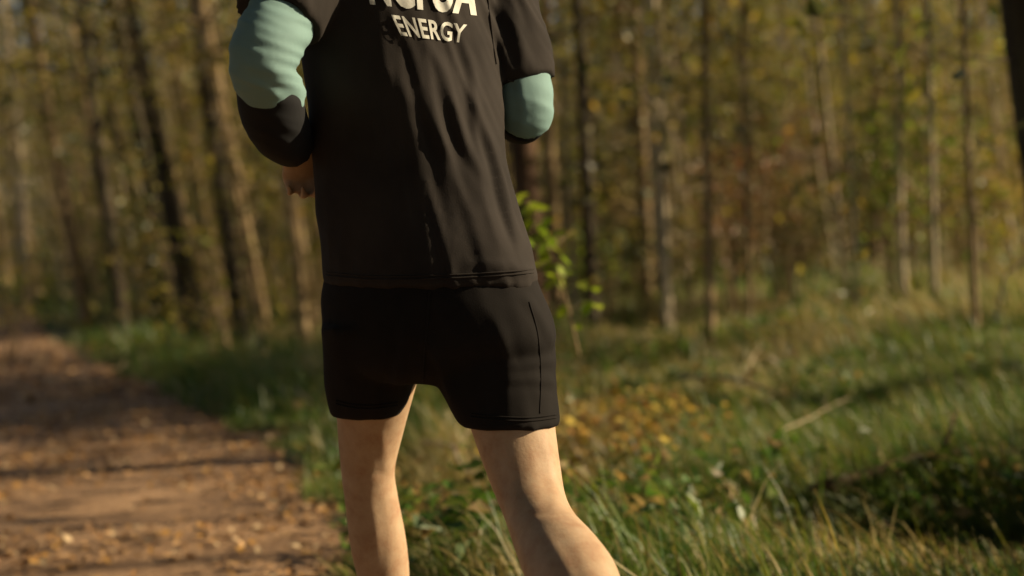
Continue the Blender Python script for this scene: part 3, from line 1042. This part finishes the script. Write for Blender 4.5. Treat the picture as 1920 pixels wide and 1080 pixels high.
def rings(m, rows, n=40, k=5, power=2.3):
    """rows: (left px, right px, py, depth, half depth m, yaw deg): tilted elliptical rings across the view"""
    A = []
    for (l, r_, y, d, hd, yaw) in rows:
        p = P((l + r_) / 2, y, d)
        A.append((p.x, p.y, p.z, (r_ - l) / 2 / FPX * d, hd, yaw))
    sp = spline(A, k)
    right = (CM.to_3x3() @ Vector((1, 0, 0))).normalized()
    back = Vector((0, 1, 0))
    V = []
    for s in sp:
        yaw = R(s[5])
        # half width seen from the camera is s[3]: solve the true ellipse half width
        hw2 = max(s[3] ** 2 - (s[4] * math.sin(yaw)) ** 2, 1e-4)
        a = math.sqrt(hw2) / max(math.cos(yaw), 0.3)
        ux = right * math.cos(yaw) + back * math.sin(yaw)
        uy = -right * math.sin(yaw) + back * math.cos(yaw)
        for j in range(n):
            th = 2 * math.pi * j / n
            c, s_ = math.cos(th), math.sin(th)
            cx_ = math.copysign(abs(c) ** (2 / power), c); cy_ = math.copysign(abs(s_) ** (2 / power), s_)
            V.append(Vector(s[:3]) + ux * (a * cx_) + uy * (s[4] * cy_))
    N = len(sp)
    F = [[i * n + j, i * n + (j + 1) % n, (i + 1) * n + (j + 1) % n, (i + 1) * n + j] for i in range(N - 1) for j in range(n)]
    for base, cen, flip in ((0, sp[0], True), ((N - 1) * n, sp[-1], False)):
        V.append(Vector(cen[:3])); c = len(V) - 1
        for j in range(0, n, 2):
            q = [base + j, base + (j + 1) % n, base + (j + 2) % n, c]
            F.append(q[::-1] if flip else q)
    m.add(np.array([tuple(v) for v in V]), F)
    return sp


def remeshed(name, m, voxel, smooth=6, factor=0.5):
    me = m.mesh(name)
    bm = bmesh.new(); bm.from_mesh(me); bmesh.ops.recalc_face_normals(bm, faces=bm.faces); bm.to_mesh(me); bm.free()
    tmp = bpy.data.objects.new('tmp', me)
    COL.objects.link(tmp)
    md = tmp.modifiers.new('r', 'REMESH'); md.mode = 'VOXEL'; md.voxel_size = voxel; md.use_smooth_shade = True
    ms = tmp.modifiers.new('s', 'SMOOTH'); ms.factor = factor; ms.iterations = smooth
    dg = bpy.context.evaluated_depsgraph_get()
    out = bpy.data.meshes.new_from_object(tmp.evaluated_get(dg))
    bpy.data.objects.remove(tmp); bpy.data.meshes.remove(me)
    out.name = name
    return out


def verts(me):
    a = np.empty(len(me.vertices) * 3, np.float32); me.vertices.foreach_get('co', a)
    return a.reshape(-1, 3).astype(float)


def normals(me):
    a = np.empty(len(me.vertices) * 3, np.float32); me.vertices.foreach_get('normal', a)
    return a.reshape(-1, 3).astype(float)


CI = np.array(CM.inverted())


def to_px(V):
    q = V @ CI[:3, :3].T + CI[:3, 3]
    return np.column_stack([960 + FPX * q[:, 0] / -q[:, 2], 540 - FPX * q[:, 1] / -q[:, 2], -q[:, 2]])


def folds(me, lines, fine=0.0, direction=(0.5, 1.0), fscale=(0.02, 0.006), seed=0, radial=None):
    """raise soft ridges along pixel lines of the cloth (side facing us) plus stretched small folds all round"""
    V = verts(me); N = normals(me); px = to_px(V)
    face = np.clip(-N[:, 1] * 1.6 + 0.35, 0, 1)
    disp = np.zeros(len(V))
    for (x0, y0, x1, y1, w, a) in lines:
        d = np.array([x1 - x0, y1 - y0], float); L = np.hypot(*d); d /= L
        rel = px[:, :2] - [x0, y0]
        tt = rel @ d; s = rel @ np.array([-d[1], d[0]])
        s = s + 6 * np.sin(tt / 37.0)
        along = smooth01((tt + 0.15 * L) / (0.3 * L)) * smooth01((1.15 * L - tt) / (0.3 * L))
        q = s / max(w * 0.8, 9.0)
        disp += 0.62 * a * (np.exp(-q * q) - 0.55 * np.exp(-((q - 1.5) ** 2) * 1.2)) * along * face
    if fine:
        dn = np.array(direction) / np.hypot(*direction)
        u = px[:, :2] @ dn; v = px[:, :2] @ np.array([-dn[1], dn[0]])
        q = np.column_stack([u * fscale[1], v * fscale[0], V[:, 1] * 4])
        nz = 1 - np.abs(vnoise(q, seed)) * 2
        nz2 = vnoise(q * 2.1, seed + 3)
        disp += fine * (0.75 * nz + 0.4 * nz2)
    if radial:
        cx_, cy_, ka, kr, amp = radial
        an = np.arctan2(px[:, 0] - cx_, px[:, 1] - cy_); rr = np.hypot(px[:, 0] - cx_, px[:, 1] - cy_)
        warp = 0.35 * vnoise(np.column_stack([an * 6, rr / 160]), seed + 9)
        q = np.column_stack([an * ka + warp, rr / kr, V[:, 1] * 2])
        n1_ = (1 - np.abs(vnoise(q, seed + 11))) ** 2.2
        n2_ = (1 - np.abs(vnoise(q * [2.3, 1.7, 1] + 7, seed + 12))) ** 2.0
        side = np.clip((px[:, 0] - 560) / 260, 0.25, 1)
        disp += amp * (n1_ - 0.4 + 0.42 * (n2_ - 0.4)) * side
    V = V + N * disp[:, None]
    ed = np.empty(len(me.edges) * 2, np.int32); me.edges.foreach_get('vertices', ed); ed = ed.reshape(-1, 2)
    cnt = np.bincount(ed.ravel(), minlength=len(V))[:, None]
    for _ in range(2):
        acc = np.zeros_like(V)
        np.add.at(acc, ed[:, 0], V[ed[:, 1]]); np.add.at(acc, ed[:, 1], V[ed[:, 0]])
        V = V * 0.5 + acc / np.maximum(cnt, 1) * 0.5
    me.vertices.foreach_set('co', V.astype(np.float32).ravel())
    me.update()


# ---- joint table (photo pixel x, y, metres from the camera)
ls, le, lw = (598, -128, 2.42), (492, 128, 2.27), (562, 268, 2.51)
rs, re, rw = (902, -120, 2.60), (984, 214, 2.55), (940, 170, 2.78)

body = MB()
# trunk of the body, inside the clothes
rings(body, [(700, 830, -190, 2.52, .055, 25), (640, 880, -150, 2.52, .085, 25), (622, 890, -60, 2.51, .105, 25), (630, 895, 60, 2.50, .110, 22), (640, 900, 180, 2.49, .100, 15),
             (650, 905, 300, 2.49, .09, 8), (650, 915, 400, 2.49, .095, 0), (645, 945, 520, 2.49, .105, -4), (660, 955, 600, 2.49, .105, -6), (700, 940, 660, 2.50, .08, -6)], 32)
# neck and head (looking away along the trail)
hd = P(778, -345, 2.56)
nk = P(772, -190, 2.53)
body.tube(spline([(*nk, .068), (*(nk.lerp(hd, .55)), .062), (*hd, .06)], 5)[:, :3], list(spline([(*nk, .068), (*(nk.lerp(hd, .55)), .062), (*hd, .06)], 5)[:, 3]), 18)


def ball(m, c, r, n=20, rot=None):
    V = []; N = n // 2
    for i in range(N + 1):
        ph = math.pi * (0.02 + 0.96 * i / N)
        for j in range(n):
            th = 2 * math.pi * j / n
            v = Vector((r[0] * math.sin(ph) * math.cos(th), r[1] * math.sin(ph) * math.sin(th), r[2] * math.cos(ph)))
            V.append(tuple(Vector(c) + v))
    F = [[i * n + j, (i + 1) * n + j, (i + 1) * n + (j + 1) % n, i * n + (j + 1) % n] for i in range(N) for j in range(n)]
    F += [[0, j, j + 1, j + 2] for j in range(1, n - 2, 2)] + [[N * n, N * n + j + 2, N * n + j + 1, N * n + j] for j in range(1, n - 2, 2)]
    m.add(V, F)


ball(body, hd + Vector((0, -.012, .035)), (.074, .092, .088))
ball(body, hd + Vector((0, .028, -.03)), (.058, .064, .085))
ball(body, hd + Vector((0, .072, -.085)), (.024, .022, .02), 12)              # chin
body.tube([hd + Vector((0, .085, .03)), hd + Vector((0, .100, .0)), hd + Vector((0, .112, -.022)), hd + Vector((0, .09, -.03))], [.009, .011, .016, .012], 10)   # nose
for s in (-1, 1):
    ball(body, hd + Vector((s * .076, .0, -.005)), (.012, .02, .032), 12)      # ears
    body.tube([hd + Vector((s * .012, .088, .032)), hd + Vector((s * .045, .078, .036))], [.009, .008], 8)   # brow
    body.tube([hd + Vector((s * -.001, .094, -.052)), hd + Vector((s * .024, .086, -.05))], [.009, .006], 8)  # lips
# arms
limb(body, [(*ls, .062), (560, -40, 2.36, .056), (522, 50, 2.31, .05), (*le, .043), (509, 195, 2.35, .044), (534, 244, 2.43, .036), (*lw, .029, .022)])
limb(body, [(*rs, .062), (930, -20, 2.60, .052), (962, 100, 2.58, .045), (982, 205, 2.56, .038), (972, 208, 2.64, .036), (955, 192, 2.72, .030), (*rw, .028, .022)])


def hand(m, wrist, toward, palm, curl=1.0, thumb_side=1):
    w = P(*wrist); d = (P(*toward) - w).normalized()
    pn = Vector(palm); pn = (pn - d * pn.dot(d)).normalized()
    s = d.cross(pn) * thumb_side
    # palm
    V = []; sec = [(0, .026, .020), (.03, .036, .018), (.065, .042, .016), (.092, .041, .013)]
    m_pts = []
    n = 14
    for (t_, hw, ht) in sec:
        for j in range(n):
            th = 2 * math.pi * j / n
            V.append(tuple(w + d * t_ + s * hw * math.cos(th) + pn * ht * math.sin(th)))
    F = [[i * n + j, i * n + (j + 1) % n, (i + 1) * n + (j + 1) % n, (i + 1) * n + j] for i in range(3) for j in range(n)]
    for base, t_, fl_ in ((0, 0, True), (3 * n, .096, False)):
        V.append(tuple(w + d * t_)); c = len(V) - 1
        for j in range(0, n, 2):
            q = [base + j, base + (j + 1) % n, base + (j + 2) % n, c]
            F.append(q[::-1] if fl_ else q)
    m.add(V, F)
    for k, (ln, rr) in enumerate(((.92, .0086), (1.0, .009), (.94, .0086), (.76, .0076))):
        b0 = w + d * (.082 if k in (1, 2) else .076) + s * (.030 - k * .0205)
        pts = [b0 - d * .02, b0]; ang = 0.25
        spread = s * (1.5 - k) * 0.05
        for seg, ca in ((.043, .75), (.027, .95), (.021, .7)):
            ang += ca * curl
            dirn = (d * math.cos(ang) + pn * math.sin(ang) + spread).normalized()
            pts.append(pts[-1] + dirn * seg * ln)
        m.tube(pts, [rr * 1.1, rr * 1.12, rr * 1.02, rr * .95, rr * .75], 9)
    b0 = w + d * .022 + s * .026
    t1 = b0 + (d * .6 + s * .75 + pn * .35).normalized() * .038
    t2 = t1 + (d * .85 + s * .1 + pn * .55).normalized() * .032
    t3 = t2 + (d * .7 - s * .35 + pn * .6).normalized() * .026
    m.tube([b0 - d * .008 - s * .01, b0, t1, t2, t3], [.013, .014, .0115, .0105, .008], 9)


hand(body, lw, (572, 340, 2.58), (0.25, -1, -0.1), 1.3, -1)
hand(body, rw, (905, 130, 2.86), (-1, 0.3, -0.2), 1.0, 1)
# legs
RL = [(915, 590, 2.47, .088), (940, 700, 2.45, .082), (963, 800, 2.43, .0725), (985, 890, 2.40, .0625), (1003, 950, 2.36, .0555), (1024, 1000, 2.29, .0575), (1054, 1050, 2.21, .0655),
      (1082, 1096, 2.14, .067), (1114, 1150, 2.07, .054), (1140, 1195, 2.02, .040), (1160, 1228, 1.99, .034)]
limb(body, RL, 24)
LL = [(720, 590, 2.53, .090), (706, 700, 2.60, .078), (695, 800, 2.66, .064), (690, 880, 2.69, .052), (697, 940, 2.71, .052), (708, 1010, 2.73, .055), (718, 1070, 2.745, .052),
      (732, 1160, 2.76, .041), (741, 1250, 2.775, .032), (744, 1300, 2.78, .033)]
limb(body, LL, 24)
# feet
ra, rt = P(1165, 1240, 1.98), P(1168, 1420, 2.14)
body.tube([ra + Vector((0, -.02, .0)), ra.lerp(rt, .45), rt], [.034, .037, .024], 14)
la = P(745, 1320, 2.76); lz = gz1(la.x, la.y)
foot = Vector((la.x, la.y, lz + .055))
body.tube([Vector((la.x, la.y, lz + .11)), foot + Vector((0, .02, 0)), foot + Vector((-.01, .12, -.008)), foot + Vector((-.012, .2, -.02))], [.034, .036, .036, .022], 14)

bme = remeshed('body', body, 0.0048, 8, 0.5)
folds(bme, [(952, 968, 1062, 966, 8, -.0022), (952, 830, 968, 960, 15, .0022), (1024, 830, 1044, 960, 15, .0024), (1046, 1000, 1110, 1140, 16, -.002), (1004, 985, 1040, 1100, 22, .002),
            (655, 895, 722, 893, 8, -.0018), (668, 810, 664, 890, 12, .002), (712, 810, 720, 890, 12, .002), (706, 930, 722, 1090, 13, -.0018)], 0.0)
link('body', bme, person, M_skin)

# hair and eyes
hm = MB()
ball(hm, hd + Vector((0, -.022, .045)), (.082, .094, .088), 24)
hme = remeshed('hair', hm, 0.006, 3)
V = verts(hme); V += normals(hme) * (0.005 * vnoise(V * [90, 90, 25], 4))[:, None]
hme.vertices.foreach_set('co', V.astype(np.float32).ravel()); hme.update()
link('hair', hme, person, M_hair)
for s in (-1, 1):
    em = MB(); ball(em, hd + Vector((s * .031, .077, .018)), (.0125, .0125, .0125), 14)
    link('eye', em.mesh('eye'), person, M_eye)

# ---- shirt
sm = MB()
rings(sm, [(690, 840, -212, 2.53, .062, 25), (650, 880, -180, 2.525, .085, 25), (596, 908, -130, 2.52, .112, 26), (574, 922, -40, 2.51, .128, 30), (570, 926, 40, 2.50, .132, 28), (572, 934, 120, 2.50, .132, 21),
           (580, 944, 210, 2.49, .132, 9), (586, 954, 300, 2.49, .130, -3), (591, 972, 385, 2.49, .132, -13), (596, 994, 460, 2.49, .140, -23), (599, 1010, 520, 2.49, .145, -27), (603, 1009, 536, 2.49, .144, -27)], 44, 5, 2.05)
limb(sm, [(628, -140, 2.45, .070), (*ls, .078), (562, -55, 2.365, .078), (536, 5, 2.335, .077), (521, 38, 2.32, .076)], 26)
limb(sm, [(870, -135, 2.58, .070), (*rs, .076), (922, -40, 2.60, .075), (945, 50, 2.585, .072), (965, 124, 2.575, .070), (974, 160, 2.570, .068)], 26)
shirt_me = remeshed('shirt', sm, 0.0062, 5, 0.5)
folds(shirt_me, [
    (672, -40, 765, 200, 16, .0045), (742, 40, 835, 290, 13, .008), (812, 95, 900, 330, 12, .007), (870, 90, 912, 330, 9, .007),
    (905, 240, 985, 470, 12, .007), (905, 512, 1010, 518, 7, .007), (880, 496, 970, 508, 8, .005),
    (520, -60, 575, 40, 9, .008), (545, -90, 580, 30, 9, .007), (930, 0, 985, 120, 9, .007), (912, 20, 955, 140, 9, .007)],
    0.0022, (0.42, 1.0), (0.024, 0.0045), 5, (610, -620, 42, 300, 0.0075))
shirt_o = link('shirt', shirt_me, person, M_shirt)

# ---- shorts
sh = MB()
rings(sh, [(640, 970, 470, 2.49, .11, -24), (612, 998, 500, 2.49, .126, -25), (600, 1014, 545, 2.49, .138, -26), (598, 1034, 595, 2.49, .142, -26), (606, 1038, 645, 2.49, .134, -24), (640, 1000, 690, 2.49, .105, -16), (700, 930, 715, 2.5, .07, -10)], 40, 5, 2.05)
rings(sh, [(604, 800, 610, 2.52, .12, -4), (607, 795, 660, 2.55, .115, -4), (610, 780, 710, 2.58, .108, -4), (617, 764, 755, 2.60, .098, -4), (622, 752, 778, 2.61, .090, -4)], 32, 5, 2.05)
rings(sh, [(800, 1036, 610, 2.48, .125, -6), (802, 1043, 660, 2.47, .118, -6), (815, 1045, 710, 2.46, .108, -6), (838, 1048, 755, 2.45, .10, -6), (862, 1052, 796, 2.44, .095, -6)], 32, 5, 2.05)
sh_me = remeshed('shorts', sh, 0.0062, 5, 0.5)
folds(sh_me, [(960, 690, 1046, 684, 6, .007), (950, 712, 1046, 722, 7, .006), (985, 560, 1030, 640, 10, .005), (800, 640, 860, 760, 14, .008), (760, 600, 740, 740, 14, .008), (930, 600, 960, 780, 14, .005)],
      0.003, (0.35, 1.0), (0.02, 0.005), 15)
link('shorts', sh_me, person, M_shorts)

# ---- sleeves worn on the arms: pale teal; forearm shade put in as black cloth below the elbow
def sleeve(rows, name, mt, seed, fine, parent, lines=()):
    m = MB(); limb(m, rows, 26, 6)
    me = remeshed(name, m, 0.0045, 3)
    folds(me, lines, fine, (1.0, 0.35), (0.05, 0.012), seed)
    return link(name, me, parent, mt)


la_ = sleeve([(560, -40, 2.36, .060), (530, 30, 2.32, .0575), (508, 72, 2.285, .0575), (494, 112, 2.268, .055), (496, 142, 2.285, .053), (512, 172, 2.33, .051), (522, 186, 2.355, .049)], 'arm_sleeve', M_teal, 61, 0.0036, person,
             [(505, 130, 565, 150, 5, .004), (500, 152, 560, 168, 5, .005), (510, 172, 562, 180, 5, .004)])
tag(la_, 'pale teal arm sleeve bunched at the bent left elbow')
sleeve([(500, 148, 2.292, .051), (505, 182, 2.325, .053), (513, 216, 2.36, .054), (529, 250, 2.41, .050), (549, 274, 2.465, .041)], 'forearm_shade', M_sleeve_shade, 62, 0.0018, la_)
ra_ = sleeve([(930, -20, 2.60, .060), (952, 60, 2.588, .057), (966, 110, 2.578, .056), (980, 165, 2.565, .054), (986, 205, 2.555, .051), (984, 222, 2.57, .049)], 'arm_sleeve', M_teal, 63, 0.0022, person,
             [(972, 150, 976, 240, 4, .004)])
sleeve([(984, 214, 2.575, .049), (975, 220, 2.62, .049), (960, 203, 2.70, .041), (950, 188, 2.745, .034)], 'forearm_shade', M_sleeve_shade, 64, 0.0015, ra_)

# ---- lettering on the back of the shirt
bvh = BVHTree.FromPolygons([v.co for v in shirt_me.vertices], [tuple(p.vertices) for p in shirt_me.polygons])


def lettering(text, corners, bold):
    cu = bpy.data.curves.new('lettering', 'FONT')
    cu.body = text; cu.size = 1.0; cu.offset = bold; cu.space_character = 1.08; cu.resolution_u = 4
    tmp = bpy.data.objects.new('tmp', cu); COL.objects.link(tmp)
    dg = bpy.context.evaluated_depsgraph_get()
    me = bpy.data.meshes.new_from_object(tmp.evaluated_get(dg))
    bpy.data.objects.remove(tmp)
    bm = bmesh.new(); bm.from_mesh(me)
    bmesh.ops.triangulate(bm, faces=bm.faces)
    for _ in range(4):
        es = [e for e in bm.edges if e.calc_length() > 0.10]
        if not es: break
        bmesh.ops.subdivide_edges(bm, edges=es, cuts=1)
        bmesh.ops.triangulate(bm, faces=bm.faces)
    xs_ = [v.co.x for v in bm.verts]; ys_ = [v.co.y for v in bm.verts]
    x0, x1, y0, y1 = min(xs_), max(xs_), min(ys_), max(ys_)
    BL, BR, TL, TR = [np.array(c, float) for c in corners]
    o0 = Vector((0, 0, CAM_H))
    for v in bm.verts:
        u = (v.co.x - x0) / (x1 - x0); w = (v.co.y - y0) / (y1 - y0)
        q = (BL * (1 - u) + BR * u) * (1 - w) + (TL * (1 - u) + TR * u) * w
        d_ = (P(q[0], q[1], 1.0) - o0).normalized()
        hit = bvh.ray_cast(o0, d_)
        v.co = hit[0] - d_ * 0.0022 if hit[0] else o0 + d_ * 2.4
    bm.to_mesh(me); bm.free()
    me.name = 'lettering'
    for p in me.polygons: p.use_smooth = True
    return link('lettering', me, shirt_o, M_print)


lettering('NCFUA', [(694, 9), (894, 30), (678, -72), (902, -52)], 0.045)
lettering('ENERGY', [(752, 67), (869, 81), (733, 27), (876, 46)], 0.022)

def seam(name, target_bvh, path, parent, mt, r=0.0017, step=10):
    o0 = Vector((0, 0, CAM_H)); pts = []
    sp_ = spline(path, step)
    for q in sp_:
        d_ = (P(q[0], q[1], 1.0) - o0).normalized(); hit = target_bvh.ray_cast(o0, d_)
        if hit[0] is None:
            if len(pts) > 3: break
            continue
        pts.append(hit[0] + hit[1] * r * 0.3)
    if len(pts) < 4: return
    m = MB(); m.tube(pts, [r] * len(pts), 6)
    link(name, m.mesh(name), parent, mt)


shorts_o = bpy.data.objects['shorts']
bvs = BVHTree.FromPolygons([v.co for v in sh_me.vertices], [tuple(p.vertices) for p in sh_me.polygons])
for off in (0, 6):
    seam('hem_stitch', bvh, [(612, 517 - off), (700, 524 - off), (800, 523 - off), (900, 519 - off), (1000, 511 - off)], shirt_o, M_shirt)
    seam('hem_stitch', bvs, [(884, 782 - off), (930, 787 - off), (990, 789 - off), (1042, 783 - off)], shorts_o, M_shorts)
    seam('hem_stitch', bvs, [(630, 757 - off), (660, 764 - off), (700, 766 - off), (745, 760 - off)], shorts_o, M_shorts)
seam('back_seam', bvs, [(806, 545), (802, 600), (797, 660), (793, 712)], shorts_o, M_shorts, 0.002)
seam('side_panel_seam', bvs, [(992, 566), (1008, 625), (1014, 700), (1012, 775)], shorts_o, M_shorts, 0.0012)
seam('armhole_seam', bvh, [(912, -20), (918, 30), (924, 80), (930, 120)], shirt_o, M_shirt, 0.002)
seam('cuff_stitch', bvh, [(950, 150), (972, 152), (992, 149), (1008, 144)], shirt_o, M_shirt)

# ---- socks and shoes
for (a, b_, z_) in (((1150, 1214, 2.005, .040), (1166, 1240, 1.985, .039), 0), ((742, 1262, 2.778, .037), (745, 1312, 2.772, .039), 1)):
    m = MB(); limb(m, [a, ((a[0] + b_[0]) / 2, (a[1] + b_[1]) / 2, (a[2] + b_[2]) / 2, .038), b_], 18)
    link('sock', m.mesh('sock'), person, M_sock)


def shoe(heel, toe, up, width):
    d_ = (toe - heel); L = d_.length; d_ = d_.normalized()
    up = (up - d_ * up.dot(d_)).normalized(); s = d_.cross(up)
    def shell(prof, name, mt, parent):
        m = MB(); V = []; n = 20
        for (f, hw, lo, hi) in prof:
            for j in range(n):
                th = 2 * math.pi * j / n
                c, q = math.cos(th), math.sin(th)
                h = (lo + hi) / 2 + (hi - lo) / 2 * math.copysign(abs(q) ** .7, q)
                V.append(tuple(heel + d_ * (L * f) + s * hw * math.copysign(abs(c) ** .8, c) + up * h))
        N = len(prof)
        F = [[i * n + j, i * n + (j + 1) % n, (i + 1) * n + (j + 1) % n, (i + 1) * n + j] for i in range(N - 1) for j in range(n)]
        for base, r0, fl_ in ((0, prof[0], True), ((N - 1) * n, prof[-1], False)):
            V.append(tuple(heel + d_ * (L * r0[0]) + up * (r0[2] + r0[3]) / 2)); c = len(V) - 1
            for j in range(0, n, 2):
                q = [base + j, base + (j + 1) % n, base + (j + 2) % n, c]
                F.append(q[::-1] if fl_ else q)
        m.add(V, F)
        return link(name, m.mesh(name), parent, mt)
    w = width
    u = shell([(0, w * .5, .02, .075), (.06, w * .8, .018, .098), (.2, w * .88, .018, .095), (.4, w * .85, .018, .088), (.62, w, .018, .066), (.82, w * .95, .018, .05), (.96, w * .6, .018, .038), (1, w * .25, .02, .03)], 'shoe', M_shoe, person)
    shell([(0, w * .55, 0, .024), (.05, w * .88, 0, .027), (.3, w * .9, 0, .024), (.6, w * 1.05, 0, .022), (.85, w, 0, .021), (.97, w * .62, .004, .021), (1, w * .3, .008, .02)], 'sole', M_sole, u)


shoe(Vector((la.x, la.y - .07, lz + .004)), Vector((la.x - .02, la.y + .22, lz + .004)), Vector((0, 0, 1)), .046)
hl = ra + Vector((0, -.07, .01))
shoe(hl, hl + (rt - ra).normalized() * .29, Vector((0, .9, .4)), .046)
